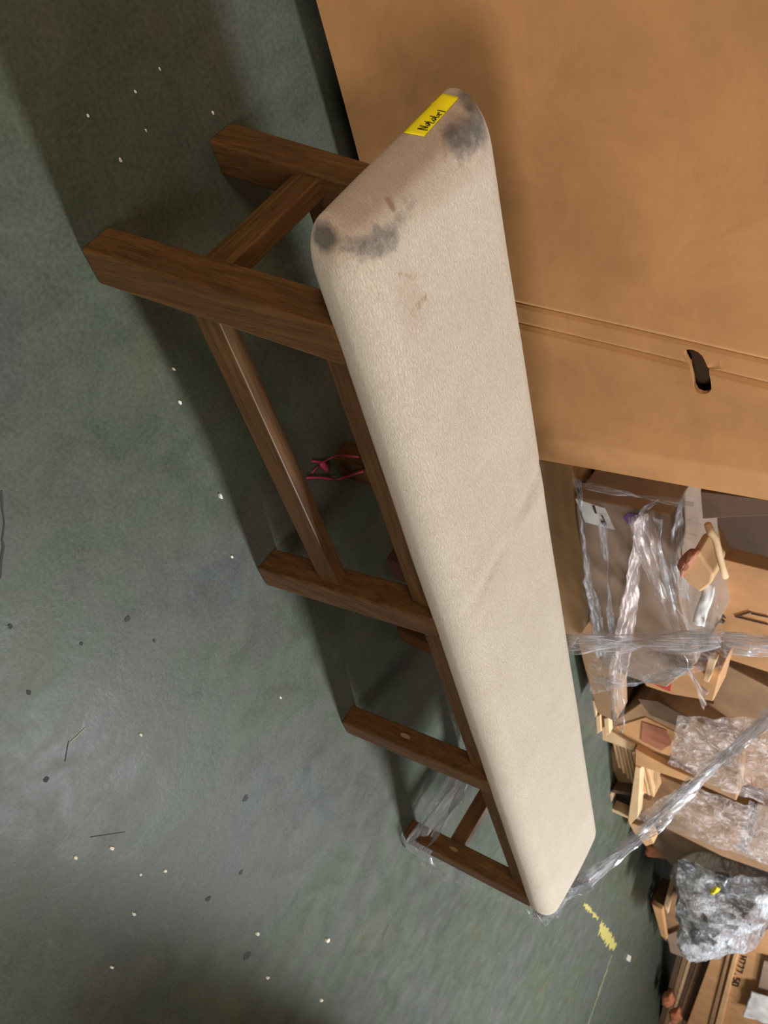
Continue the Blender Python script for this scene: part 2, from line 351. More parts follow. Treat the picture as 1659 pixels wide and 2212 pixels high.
# cushion: rounded slab with soft creases
X0, X1, Y0, Y1, Z0, Z1 = -0.0225, 2.0046, -0.0072, 0.2626, 0.3715, 0.4442
RX, RY, RT, RB = 0.066, 0.014, 0.042, 0.0300
def ring_unit():
    """(inner-box fraction y,z in 0..1, direction y,z) around the section"""
    out = []
    def arc(fy, fz, a0, a1, n):
        for k in range(n):
            a = a0 + (a1 - a0) * k / n; out.append((fy, fz, math.cos(a), math.sin(a)))
    nt, ns = 60, 4
    for k in range(nt): out.append((1 - k / nt, 1, 0, 1))
    arc(0, 1, math.pi / 2, math.pi, 9)
    for k in range(ns): out.append((0, 1 - k / ns, -1, 0))
    arc(0, 0, math.pi, 1.5 * math.pi, 6)
    for k in range(12): out.append((k / 12, 0, 0, -1))
    arc(1, 0, 1.5 * math.pi, 2 * math.pi, 6)
    for k in range(ns): out.append((1, k / ns, 1, 0))
    arc(1, 1, 0, math.pi / 2, 9)
    return out
RU = ring_unit(); NR = len(RU)
xs = []
for k in range(30): xs.append(X0 + RX * (1 - math.cos(k / 30 * math.pi / 2)))
x = X0 + RX
while x < 0.5: xs.append(x); x += 0.006
while x < X1 - RX: xs.append(x); x += 0.010
for k in range(16): xs.append(X1 - RX + RX * math.sin(k / 16 * math.pi / 2))
xs.append(X1)
def top_pt(px, py): return at(px, py, 2, Z1 - .002)
CRE = [((1012, 1340), (1110, 1130), -0.0045, 0.008), ((1110, 1130), (1188, 985), -0.0050, 0.009), ((985, 1345), (1075, 1150), 0.0022, 0.012), ((1060, 1190), (1180, 1060), 0.0028, 0.014), ((1015, 1040), (1065, 975), -0.0016, 0.006), ((905, 690), (925, 640), -0.0010, 0.004),
       ((1235, 1760), (1235, 1660), -0.0015, 0.03), ((1185, 1440), (1215, 1330), -0.002, 0.02)]
CRE = [(top_pt(*a), top_pt(*b), d, wd) for a, b, d, wd in CRE]
def crease(x, y):
    s = 0
    for A, B, d, wd in CRE:
        ab = Vector((B.x - A.x, B.y - A.y)); ap = Vector((x - A.x, y - A.y)); t = ap.dot(ab) / ab.dot(ab); tc = min(1, max(0, t))
        dist = (ap - ab * tc).length; s += d * math.exp(-(dist / wd) ** 2) * (0.25 + 0.75 * math.sin(math.pi * min(1, max(0.02, tc * .96 + .02))))
    return s
def sect(x, k, inner=1.0, smul=None):
    fy, fz, dy, dz = RU[k]
    dx = max(0, (X0 + RX) - x, x - (X1 - RX)); s = math.sqrt(max(0, 1 - (dx / RX) ** 2)) if smul is None else smul
    ry = RY + (0.036 - RY) * (1 if dz > 1e-9 else (fz if abs(dz) < 1e-9 else 0))
    cor = ((0.026 if x < 1 else 0.036) - ry) * (1 - s)
    iy0, iy1, iz0, iz1 = Y0 + ry + cor, Y1 - ry - cor - (0.0 if x < 1 else 0.012) * (1 - s), Z0 + RB, Z1 - RT
    yc, zc = (iy0 + iy1) / 2, (iz0 + iz1) / 2
    yy = iy0 + (iy1 - iy0) * fy; zz = iz0 + (iz1 - iz0) * fz
    yy = yc + (yy - yc) * inner; zz = zc + (zz - zc) * inner
    r_z = RT if dz > 0 else RB
    if dz > 0:                               # widen the roll-over at the upper edges
        yy += dy * ry * s; zz += dz * r_z * s
    else:
        yy += dy * ry * s; zz += dz * r_z * s
    tt = (yy - Y0) / (Y1 - Y0)
    if dz > 0:
        zz += (0.007 * (math.sin(math.pi * min(1, max(0, tt))) ** .7 - 1) * s + crease(x, yy)) * dz * dz
    zz += 0.0016 * noise.noise(Vector((x * 5, yy * 7, zz * 5)))
    return Vector((x, yy, zz))
vs, fs = [], []
caps = [0.0, 0.2, 0.4, 0.6, 0.8]
for c in caps[1:]:
    for k in range(NR): vs.append(sect(X0, k, c, 0.0) )
for x in xs:
    for k in range(NR): vs.append(sect(x, k))
for c in caps[:0:-1]:
    for k in range(NR): vs.append(sect(X1, k, c, 0.0))
rows = len(vs) // NR
for r in range(rows - 1):
    for k in range(NR):
        k2 = (k + 1) % NR; fs.append((r * NR + k, r * NR + k2, (r + 1) * NR + k2, (r + 1) * NR + k))
c0 = len(vs); vs += [Vector((X0, (Y0 + Y1) / 2, (Z0 + RB + Z1 - RT) / 2)), Vector((X1, (Y0 + Y1) / 2, (Z0 + RB + Z1 - RT) / 2))]
for k in range(NR):
    fs.append((c0, (k + 1) % NR, k)); o_ = (rows - 1) * NR; fs.append((c0 + 1, o_ + k, o_ + (k + 1) % NR))
bvh = BVHTree.FromPolygons([tuple(v) for v in vs], fs)
def hit(px, py):
    for k in range(80):                       # step inwards when the outline is missed
        h = bvh.ray_cast(CAM, ray(px + (850 - px) * k * .005, py + (600 - py) * k * .005).normalized())
        if h[0] is not None: return h[0], h[1]
cush = mesh('cushion', vs, fs, M['fabric'], bench, smooth=True)
STA = []  # (segment ends in world, radius, channel, strength)
def st(a, b, r, ch, s):
    A = hit(*a)[0]; B = hit(*b)[0]
    if A is not None and B is not None: STA.append((A, B, r, ch, s))
st((694, 513), (702, 513), 0.0145, 0, 1.1); st((725, 522), (780, 532), 0.009, 0, 0.62); st((790, 535), (845, 515), 0.014, 0, 0.72); st((815, 500), (822, 540), 0.008, 0, 0.8); st((850, 495), (862, 475), 0.009, 0, 0.5)
st((1012, 215), (1035, 265), 0.016, 0, 0.85); st((985, 300), (1035, 275), 0.020, 0, 0.9); st((990, 318), (1005, 280), 0.016, 0, 0.7); st((1040, 300), (1010, 325), 0.010, 0, 0.6)
st((838, 432), (848, 448), 0.0045, 1, 1.0); st((870, 470), (880, 440), 0.012, 0, 0.35)
st((905, 660), (922, 640), 0.0022, 1, 0.8); st((890, 670), (915, 650), 0.010, 1, 0.35); st((860, 590), (900, 600), 0.003, 1, 0.5)
st((760, 440), (960, 260), 0.035, 2, 0.95); st((720, 500), (1000, 230), 0.03, 2, 0.9); st((900, 430), (1060, 330), 0.018, 2, 0.45); st((880, 620), (900, 700), 0.02, 2, 0.4)  # shade of the end face painted as a tint, plus a faint smear on top
ca = cush.data.color_attributes.new('stain_shade', 'FLOAT_COLOR', 'POINT')
base = Vector(bench.location)
buf = []
for v in cush.data.vertices:
    p = v.co + base; c = [0.0, 0.0, 0.0]
    if p.x < 0.45:
        for A, B, r, ch, s in STA:
            ab = B - A; t = min(1, max(0, (p - A).dot(ab) / max(1e-9, ab.dot(ab)))); d = (p - A - ab * t).length / r
            if d < 2: c[ch] = max(c[ch], s * (1 if d < .35 else math.exp(-((d - .35) / .62) ** 2)))
    buf += c + [1]
ca.data.foreach_set('color', buf)
# yellow sticker moulded on the end face
LC = [(871, 288), (916, 296), (991, 212), (954, 203)]          # lower-left, lower-right, upper-right, upper-left in the photograph
def sticker(u, v):
    a = Vector(LC[0]).lerp(Vector(LC[3]), u); b_ = Vector(LC[1]).lerp(Vector(LC[2]), u); p = a.lerp(b_, v)
    h, n = hit(p.x, p.y)
    return h, n
nu, nv = 20, 8; lv, lv2 = [], []
for i in range(nu + 1):
    for j in range(nv + 1):
        h, n = sticker(i / nu, j / nv); n = n if n.x < 0 or n.z > 0 else -n
        lv.append(h + n * 0.0012); lv2.append(h + n * 0.0005)
I = lambda i, j: i * (nv + 1) + j
lf = [(I(i, j), I(i + 1, j), I(i + 1, j + 1), I(i, j + 1)) for i in range(nu) for j in range(nv)]
off = len(lv); rimk = [I(i, 0) for i in range(nu)] + [I(nu, j) for j in range(nv)] + [I(i, nv) for i in range(nu, 0, -1)] + [I(0, j) for j in range(nv, 0, -1)]
lf += [(rimk[k], rimk[(k + 1) % len(rimk)], rimk[(k + 1) % len(rimk)] + off, rimk[k] + off) for k in range(len(rimk))]
stk = mesh('sticker', lv + lv2, lf, M['yellow'], bench, smooth=True); stk['label'] = 'bright yellow sticker reading No Label'
# handwriting, strokes measured from the zoomed photograph (840..1040 x 160..320 shown 8.295x)
S = [[(510, 1002), (600, 1018), (690, 1027)], [(510, 1002), (600, 992), (700, 978)], [(550, 948), (620, 962), (700, 978)],
     [(640, 870), (700, 895), (735, 925), (725, 950), (680, 945), (655, 925), (665, 900), (730, 930)],
     [(690, 875), (790, 905), (815, 880), (820, 850)],
     [(800, 870), (760, 830), (775, 810), (820, 815), (845, 840), (790, 850), (845, 830), (825, 795)],
     [(735, 775), (860, 800), (895, 790), (900, 760), (870, 750), (850, 775)],
     [(880, 745), (905, 720), (875, 710), (865, 735), (900, 755), (945, 745)],
     [(865, 670), (1010, 700)]]
tv, tf = [], []
def stroke3(A, B, wd):
    for s in range(6):
        pass
for s in S:
    for a, b_ in zip(s[:-1], s[1:]):
        n = max(2, int(math.dist(a, b_) / 18)); prev = None
        dx, dy = b_[0] - a[0], b_[1] - a[1]; L_ = math.hypot(dx, dy) or 1; nx_, ny_ = -dy / L_ * 4.2, dx / L_ * 4.2
        for k in range(n + 1):
            x = a[0] + dx * k / n; y = a[1] + dy * k / n; pr = []
            for sg in (1, -1):
                px, py = 840 + (x + sg * nx_) / 8.295, 160 + (y + sg * ny_) / 8.295
                h, nn = hit(px, py)
                nn = nn if nn.x < 0 or nn.z > 0 else -nn
                pr.append((h + nn * 0.0018, h + nn * 0.0010))
            i0 = len(tv); tv += [pr[0][0], pr[1][0], pr[1][1], pr[0][1]]
            if prev is not None:
                for e in range(4): tf.append((prev + e, prev + (e + 1) % 4, i0 + (e + 1) % 4, i0 + e))
            prev = i0
lt = mesh('lettering', tv, tf, M['black'], stk); 
lt['label'] = 'handwritten black lettering No Label'

LEG = [  # foot x, top x, foot y, width x, depth y
    ('front', 0.0787, 0.1065, -0.0095, 0.052, 0.049), ('front', 0.7341, 0.655, -0.0095, 0.050, 0.048), ('front', 1.2985, 1.2240, -0.0105, 0.053, 0.046), ('front', 1.945, 1.900, -0.012, 0.060, 0.050),
    ('back', 0.0787, 0.1065, 0.236, 0.050, 0.047), ('back', 0.700, 0.655, 0.236, 0.050, 0.047), ('back', 1.262, 1.224, 0.226, 0.050, 0.047), ('back', 1.945, 1.900, 0.226, 0.052, 0.047)]
ZA = 0.378
for side, xf, xt, yf, wx, wy in LEG:
    yt = 0.004 if side == 'front' else 0.252 - wy
    wt = wx * 1.02
    a = [(xf, yf, 0), (xf + wx, yf, 0), (xf + wx, yf + wy, 0), (xf, yf + wy, 0)]
    if side == 'front': yt = -0.004
    t = [(xt, yt, ZA), (xt + wt, yt, ZA), (xt + wt, yt + wy, ZA), (xt, yt + wy, ZA)]
    lg = beam('leg', a, t, M['wood_z'], bench, 0.003)
    if side == 'front' and xf > 1.0:          # wood plug on the near face
        zc = 0.16 if xf < 1.5 else 0.145; s = zc / ZA; xp = xf + (xt - xf) * s; yp = yf + (yt - yf) * s + wy * .55
        vs_ = []; 
        for dx_ in (0.002, -0.0012):
            for k in range(12):
                a_ = k / 12 * math.tau; dz_ = 0.013 * math.sin(a_); vs_.append((xp + (xt - xf) / ZA * dz_ + dx_ - 0.0005, yp + 0.0045 * math.cos(a_), zc + dz_))
        mesh('plug', vs_, [tuple(range(12)), tuple(range(23, 11, -1))] + [(i, (i + 1) % 12, (i + 1) % 12 + 12, i + 12) for i in range(12)], M['plug'], lg)
def lx(xf, xt, z): return xf + (xt - xf) * z / ZA
# stretchers
x_a = lx(.0787, .1065, .17) + .008
beam('stretcher', [(x_a, .034, .150), (x_a + .026, .034, .150), (x_a + .026, .238, .150), (x_a, .238, .150)], [(x_a, .034, .195), (x_a + .026, .034, .195), (x_a + .026, .238, .195), (x_a, .238, .195)], M['wood_y'], bench)
xa, xb = lx(.0787, .1065, .16) + .05, lx(.7341, .655, .16) + .004
box('stretcher', (xa, .006, .138), (xb, .030, .180), M['wood_x'], bench)
box('stretcher', (xa, .240, .138), (lx(.70, .655, .16) + .004, .264, .180), M['wood_x'], bench)
x_e = lx(1.945, 1.900, .14) + .010
box('stretcher', (x_e, .034, .118), (x_e + .024, .232, .160), M['wood_y'], bench)
# rails under the cushion
for a_, b_ in ((.155, .662), (.70, 1.228), (1.27, 1.906)):
    box('rail', (a_, .016, .327), (b_, .036, .376), M['wood_x'], bench)
    box('rail', (a_, .228, .325), (b_, .250, .376), M['wood_x'], bench)
box('rail', (.116, .04, .325), (.138, .21, .376), M['wood_y'], bench); box('rail', (1.915, .04, .325), (1.937, .21, .376), M['wood_y'], bench)


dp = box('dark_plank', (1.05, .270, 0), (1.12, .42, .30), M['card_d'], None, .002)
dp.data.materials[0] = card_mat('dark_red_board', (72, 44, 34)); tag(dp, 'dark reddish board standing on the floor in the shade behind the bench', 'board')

# ------------------------------------------------------------------ shrink film helpers
def film_strip(name, path, width, mat, parent=None, twist=0.0, amp=0.01, seg=60, cols=7, seed=0, wdir=Vector((0, 1, 0)), thick=0.0004):
    """crumpled ribbon of film along a world-space path"""
    P = [Vector(p) for p in path]; Ls = [0]
    for a, b in zip(P[:-1], P[1:]): Ls.append(Ls[-1] + (b - a).length)
    def pos(s):
        s *= Ls[-1]
        for k in range(len(P) - 1):
            if s <= Ls[k + 1] + 1e-9: return P[k].lerp(P[k + 1], (s - Ls[k]) / max(1e-9, Ls[k + 1] - Ls[k]))
        return P[-1]
    V, Fc = [], []
    for i in range(seg + 1):
        s = i / seg; c = pos(s); t = (pos(min(1, s + .01)) - pos(max(0, s - .01))).normalized()
        n = (wdir - t * wdir.dot(t)).normalized(); n = Matrix.Rotation(twist * s + seed, 3, t) @ n if twist else n
        m_ = t.cross(n); ww = width(s) if callable(width) else width
        for j in range(cols):
            u = j / (cols - 1) - .5; q = noise.noise_vector(Vector((s * Ls[-1] * 22 + seed * 9, u * 3.0, seed * 3.7)))
            V.append(c + n * (u * ww) + (m_ * q.x + n * q.y * .4) * amp)
    for i in range(seg):
        for j in range(cols - 1):
            a = i * cols + j; Fc.append((a, a + 1, a + 1 + cols, a + cols))
    o = mesh(name, V, Fc, mat, parent, smooth=True)
    uvl = o.data.uv_layers.new(name='UVMap')
    for lp in o.data.loops: uvl.data[lp.index].uv = (lp.vertex_index // cols / seg * Ls[-1] * 2 + seed, (lp.vertex_index % cols) / (cols - 1) * .5 + seed)
    so = o.modifiers.new('t', 'SOLIDIFY'); so.thickness = thick
    return o
def film_sheet(name, pts, plane, mat, parent=None, n=22, amp=0.012, seed=0, freq=14, axis=1):
    """crumpled sheet between four corners (each px, py, plane offset)"""
    C4 = [at(p[0], p[1], axis, plane + (p[2] if len(p) > 2 else 0)) for p in pts]
    V, Fc = [], []
    nrm = (C4[1] - C4[0]).cross(C4[3] - C4[0]).normalized()
    for i in range(n + 1):
        for j in range(n + 1):
            u, v = i / n, j / n; p = C4[0].lerp(C4[1], u).lerp(C4[3].lerp(C4[2], u), v)
            q = noise.noise_vector(p * freq + Vector((seed, 0, seed * 2))); q2 = noise.noise(p * freq * 3.1)
            V.append(p + nrm * (q.x * amp + q2 * amp * .4) + Vector((q.y, 0, q.z)) * amp * .6)
    for i in range(n):
        for j in range(n):
            a = i * (n + 1) + j; Fc.append((a, a + 1, a + 2 + n, a + n + 1))
    o = mesh(name, V, Fc, mat, parent, smooth=True); so = o.modifiers.new('t', 'SOLIDIFY'); so.thickness = 0.0004; return o

# ------------------------------------------------------------------ film round the far legs of the bench
lf_ = empty('leg_film', (1.95, .12, 0), 'clear shiny film wrapped low around the far legs of the bench', 'plastic film')
zz = .055
film_strip('film_band', [(1.940, -.026, zz), (1.936, .10, zz + .004), (1.940, .288, zz)], .075, M['film_l'], lf_, amp=.008, seg=60, cols=10, seed=1, wdir=Vector((0, 0, 1)))
film_strip('film_band', [(2.018, -.026, zz), (1.985, -.03, zz), (1.940, -.026, zz)], .09, M['film_l'], lf_, amp=.003, seg=20, cols=10, seed=2, wdir=Vector((0, 0, 1)))
film_strip('film_band', [(1.936, .290, zz), (1.70, .292, zz + .02), (1.58, .290, zz + .06), (1.45, .292, zz + .17), (1.36, .290, zz + .26)], lambda s: .09 + .03 * s, M['film_l'], lf_, amp=.010, seg=60, cols=9, seed=3, wdir=Vector((0, 0, 1)))
film_strip('film_band', [(2.020, -.022, .05), (2.03, .02, .16), (2.02, .03, .30), (2.022, .04, .40)], .10, M['film_s'], lf_, amp=.012, seg=40, cols=8, seed=4, wdir=Vector((0, 1, 0)))

film_strip('film_strand', [(1.936, -.01, .075), (1.928, .09, .085), (1.934, .20, .080), (1.938, .27, .10)], .022, M['film_l'], lf_, twist=8, amp=.004, seg=50, cols=6, seed=21, wdir=Vector((0, 0, 1)))
film_strip('film_strand', [(1.938, -.02, .030), (1.930, .12, .045), (1.936, .27, .050)], .014, M['film_l'], lf_, twist=10, amp=.004, seg=50, cols=6, seed=22, wdir=Vector((0, 0, 1)))
film_strip('film_strand', [(1.60, .300, .03), (1.585, .298, .10), (1.56, .296, .18)], .020, M['film_l'], lf_, twist=3, amp=.005, seg=40, cols=6, seed=23, wdir=Vector((1, 0, 0)))

# ------------------------------------------------------------------ twisted film ropes
def rope(name, path, widths, label, seeds):
    o = empty(name, path[0], label, 'plastic film')
    for k, (sd, wd, off) in enumerate(seeds):
        film_strip('strand', [Vector(p) + Vector(off) * (1 if 0 < i < len(path) - 1 else .7) for i, p in enumerate(path)], lambda s, wd=wd: wd * (widths[0] + (widths[1] - widths[0]) * s),
                   M['film_r'], o, twist=sd[0], amp=sd[1], seg=90, cols=6, seed=sd[2], wdir=Vector((0, .6, .8)))
    return o
a = Vector((2.030, .030, .405)); m1 = at(1400, 1790, 1, .46); m2 = at(1500, 1690, 1, .60); e = at(1700, 1510, 1, .86)
rope('film_rope', [(2.028, .00, .395), at(1262, 1905, 1, .24), m1, m2, at(1560, 1640, 1, .68), e], (1.15, .95), 'long twisted clear film rope rising from the far end of the bench',
     [((9, .006, 0.3), .050, (0, 0, 0)), ((7, .008, 1.7), .042, (0, .006, .012)), ((12, .006, 2.9), .030, (0, -.006, -.012)), ((5, .008, 4.1), .034, (.01, 0, .0))])
p0 = at(1215, 1390, 1, .30); p1 = at(1400, 1388, 1, .36); p2 = at(1560, 1385, 1, .41); p3 = at(1700, 1400, 1, .46)
rope('film_rope', [p0, p1, p2, p3], (1.0, 1.0), 'upright twisted clear film rope stretched behind the middle of the bench',
     [((6, .005, 0.9), .044, (0, 0, 0)), ((9, .006, 2.2), .036, (.012, 0, 0)), ((7, .004, 3.3), .026, (-.014, 0, 0)), ((3, .004, 5.0), .016, (-.030, 0, 0))])
# the wrap where the rope holds the bench end
film_strip('film_wrap', [(1.962, -.012, .385), (2.000, -.013, .396), (2.0125, .03, .392), (2.0135, .10, .390), (2.0125, .20, .390)], .036, M['film_r'], None, amp=.0015, seg=50, cols=8, seed=8, wdir=Vector((0, 0, 1)))
tag(bpy.context.scene.objects['film_wrap'], 'crinkled clear film wrapped across the far end of the cushion', 'plastic film')

# ------------------------------------------------------------------ pink string on the rear leg
def tube(name, pts, r, mat, parent=None, n=8):
    P = [Vector(p) for p in pts]; V, Fc = [], []
    for i, p in enumerate(P):
        t = (P[min(i + 1, len(P) - 1)] - P[max(i - 1, 0)]).normalized(); u = t.orthogonal().normalized(); v = t.cross(u)
        rr = r[i] if isinstance(r, (list, tuple)) else r
        for k in range(n): a = k / n * math.tau; V.append(p + (u * math.cos(a) + v * math.sin(a)) * rr)
    for i in range(len(P) - 1):
        for k in range(n): Fc.append((i * n + k, i * n + (k + 1) % n, (i + 1) * n + (k + 1) % n, (i + 1) * n + k))
    Fc += [tuple(range(n)), tuple(range(len(P) * n - 1, len(P) * n - n - 1, -1))]
    return mesh(name, V, Fc, mat, parent, smooth=True)
ps = empty('pink_string', at(700, 1010, 1, .23), 'knotted pink string tied loosely round a rear leg in the shade', 'string')
def sm(pts, y):
    out = []
    for p in pts:
        q = at(p[0], p[1], 1, y)
        out.append(q if q.z > .004 else at(p[0], p[1], 2, .004))
    return out
tube('cord', sm([(662, 1032), (690, 1031), (715, 1034), (732, 1036), (750, 1030), (765, 1024), (785, 1018)], .222), .0022, M['pink'], ps)
tube('cord', sm([(674, 996), (688, 998), (700, 998), (712, 990), (725, 985), (745, 984), (775, 987)], .222), .0018, M['pink'], ps)
tube('knot', sm([(693, 1000), (698, 1004), (703, 1010), (708, 1018)], .220), [.004, .006, .006, .004], M['pink'], ps)
tube('cord', sm([(690, 1008), (682, 1012), (674, 1022)], .222), .0014, M['pink'], ps)

# ------------------------------------------------------------------ wrapped carton bundle right behind the big box
P1 = 0.80
pal = empty('pallet', (2.9, 1.35, 0), 'wooden pallet under the wrapped stack of flattened cartons', 'pallet')
for yy in (1.12, 1.45, 1.78):
    box('runner', (1.5, yy, 0), (4.0, yy + .09, .07), M['pallet'], pal)
for i in range(11): box('deck_board', (1.5 + i * .23, 1.10, .07), (1.5 + i * .23 + .14, 1.9, .09), M['pallet'], pal)
c = empty('wrapped_carton', at(1330, 1400, 1, P1), 'tan carton with a white label and purple mark, under crinkled clear film', 'box')
slab('body', [(1242, 1074), (1340, 1092), (1448, 1112), (1470, 1300), (1505, 1432), (1440, 1485), (1380, 1470), (1300, 1440), (1262, 1280)], P1, .26, M['card_g'], c, bevel=.004)
def decal(name, pts, plane, mat, parent, d=.003):
    return slab(name, pts, plane - d, d * .8, mat, parent)
ls = decal('label_sticker', [(1243, 1078), (1305, 1098), (1328, 1145), (1264, 1128)], P1, M['white'], c); ls['label'] = 'white shipping label'
for q in ([(1279, 1092), (1284, 1093), (1289, 1110), (1285, 1109)], [(1297, 1125), (1304, 1127), (1309, 1138), (1303, 1136)], [(1299, 1114), (1301, 1114), (1310, 1134), (1308, 1134)]):
    decal('print_mark', q, P1 - .003, M['ink'], ls, .002)
pm = decal('ink_mark', [(1346, 1118), (1358, 1108), (1380, 1112), (1405, 1132), (1395, 1140), (1370, 1126), (1355, 1132)], P1, M['purple'], c); pm['label'] = 'purple ink mark'
film_sheet('film_cover', [(1236, 1030, .1), (1508, 1075, .1), (1575, 1440), (1275, 1500)], P1 - .02, M['film'], c, n=40, amp=.010, seed=3, freq=9)
Zr = [(.24, 'film_fold', [(1246, 1030), (1256, 1130), (1270, 1250), (1290, 1340), (1300, 1420)], .035), (.3, 'film_fold', [(1381, 1110), (1372, 1200), (1360, 1300), (1345, 1400), (1330, 1480), (1335, 1570)], .055),
      (.2, 'film_fold', [(1384, 1112), (1405, 1200), (1440, 1310), (1480, 1430), (1525, 1515)], .060), (.2, 'film_fold', [(1420, 1080), (1395, 1095), (1382, 1112)], .016), (.2, 'film_fold', [(1470, 1080), (1465, 1130), (1460, 1200), (1475, 1290)], .035)]
for k, (_, nm, pp, wd) in enumerate(Zr):
    film_strip(nm, [at(x, y, 1, P1 - .035) for x, y in pp], wd, M['film_r'] if k in (0, 4, 3) else M['film_v'], c, twist=2.0, amp=.008, seg=70, cols=7, seed=k + .5, wdir=Vector((1, 0, .3)))
for k, (pp, wd) in enumerate((([(1300, 1130), (1310, 1230), (1318, 1330), (1330, 1420)], .020), ([(1420, 1120), (1430, 1210), (1455, 1300), (1500, 1380)], .022), ([(1245, 1045), (1330, 1062), (1420, 1078), (1500, 1092)], .018), ([(1290, 1470), (1360, 1478), (1430, 1462), (1500, 1440)], .030))):
    film_strip('film_fold', [at(x, y, 1, P1 - .045) for x, y in pp], wd, M['film_r'], c, twist=5.0, amp=.006, seg=60, cols=6, seed=k + 30.5, wdir=Vector((1, 0, .3)))
def thing_slab(name, pts, plane, thick, mat, label, cat, bevel=.003, group=None):
    o = slab(name, pts, plane, thick, mat, None, bevel=bevel); return tag(o, label, cat, group)
thing_slab('carton_flap', [(1120, 985), (1236, 1008), (1243, 1120), (1262, 1230), (1278, 1290), (1268, 1350), (1235, 1400), (1160, 1250)], .84, .10, M['card'], 'rounded tan cardboard flap peeking out behind the cushion, beside the wrapped carton', 'cardboard')
thing_slab('carton_flap', [(1238, 1345), (1290, 1300), (1325, 1440), (1330, 1560), (1290, 1540), (1262, 1440)], .90, .10, M['card_b'], 'dull brown creased flap below the film, between cushion and wrapped carton', 'cardboard')
thing_slab('shaded_board', [(1500, 1060), (1670, 1080), (1670, 1113), (1505, 1122)], .97, .02, M['card_d'], 'dim purple brown board edge just past the corner of the huge box', 'cardboard')  # board in shade, with that shade put into its dark colour
thing_slab('gap_shade_carton', [(1500, 1118), (1670, 1108), (1670, 1262), (1560, 1225), (1505, 1190)], 1.45, .3, M['card_d'], 'dark carton standing in for the shaded gap above the printed sheet', 'box')  # dark board colour stands in for shade in the gaps of the stack
thing_slab('gap_shade_carton', [(1540, 1400), (1690, 1430), (1690, 1530), (1520, 1500)], 1.30, .3, M['card_d'], 'dark carton standing in for the shaded gap beneath the printed sheet', 'box')
# printed sheet
c = empty('printed_sheet', at(1600, 1400, 1, 1.05), 'large flat orange tan cardboard sheet with printed arrow and black marks', 'cardboard')
slab('sheet', [(1500, 1140), (1540, 1160), (1562, 1208), (1690, 1240), (1690, 1462), (1560, 1420), (1500, 1380)], 1.05, .05, M['card_o'], c, bevel=.002)
for q in ([(1586, 1332), (1620, 1322), (1621, 1324), (1590, 1334)], [(1590, 1332), (1659, 1349), (1659, 1351), (1589, 1334)], [(1536, 1302), (1562, 1310), (1561, 1312), (1535, 1304)], [(1536, 1306), (1560, 1313), (1559, 1315), (1535, 1308)],
          [(1546, 1326), (1562, 1328), (1568, 1336), (1550, 1332)], [(1544, 1334), (1566, 1342), (1562, 1347), (1546, 1345)], [(1622, 1325), (1659, 1333), (1659, 1335), (1622, 1327)]):
    decal('print_mark', q, 1.05, M['ink'], c)
# crumpled little carton + yellow stick + white strip
def crumple(name, pts, plane, thick, mat, parent, label=None, cat=None, sub=14, amp=.02, seed=0, freq=9, bulge=.05, group=None):
    """puffed, wrinkled solid following an outline: front and back skins meet at the rim"""
    ring = [at(p[0], p[1], 1, plane + (p[2] if len(p) > 2 else 0)) for p in pts]
    R2 = []; n = len(ring)
    for i in range(n):
        for k in range(4): R2.append(ring[i].lerp(ring[(i + 1) % n], k / 4))
    cen = sum(R2, Vector()) / len(R2); V, Fc = [], []; m = len(R2)
    for side in (-1, 1):
        for r in range(sub + 1):
            f = r / sub
            for p in R2:
                q = cen.lerp(p, f); b_ = bulge * math.sqrt(max(0, 1 - f ** 2.5)); nn = noise.noise_vector(q * freq + Vector((seed, side, 0))); n2 = noise.noise(q * freq * 3 + Vector((0, seed, side)))
                V.append(q + Vector((0, side * (b_ + (thick if side > 0 else 0)), 0)) + nn * amp + Vector((0, n2 * amp * .6, n2 * amp * .3)) * (0.3 + .7 * (1 - f)))
    hh = (sub + 1) * m
    for s in range(2):
        for r in range(sub):
            for k in range(m):
                a = s * hh + r * m + k; b2 = s * hh + r * m + (k + 1) % m; Fc.append((a, b2, b2 + m, a + m) if s == 0 else (a, a + m, b2 + m, b2))
    for k in range(m):
        a = sub * m + k; b2 = sub * m + (k + 1) % m; Fc.append((a, b2, b2 + hh, a + hh))
    o = mesh(name, V, Fc, mat, parent, smooth=True)
    if label: tag(o, label, cat, group)
    return o
c = empty('crumpled_carton', at(1500, 1270, 1, .78), 'small crushed carton with a torn reddish rim on top of the wrapped bundle', 'box')
slab('body', [(1492, 1200), (1508, 1192), (1522, 1215), (1541, 1240), (1536, 1262), (1512, 1281), (1482, 1256), (1470, 1243)], .76, .08, M['card'], c, bevel=.006)
crumple('torn_rim', [(1474, 1205), (1484, 1192), (1505, 1190), (1500, 1212), (1484, 1236), (1472, 1244), (1468, 1225)], .75, .01, M['card_r'], c, sub=6, amp=.010, seed=4, freq=40, bulge=.010)
tag(tube('stick', [at(x, y, 1, .752) for x, y in ((1529, 1133), (1535, 1150), (1546, 1163), (1553, 1195), (1560, 1222), (1567, 1246))], [.0085, .009, .0085, .0085, .008, .008], M['edge']), 'thin pale broken stick leaning above the crushed carton', 'stick')
tag(film_strip('plastic_strip', [at(x, y, 1, .77) for x, y in ((1533, 1262), (1527, 1290), (1516, 1320), (1508, 1350))], .030, M['white'], None, amp=.006, seg=30, cols=6, seed=11, wdir=Vector((1, 0, 0))), 'short wrinkled white plastic strip hanging below the crushed carton', 'plastic strip')
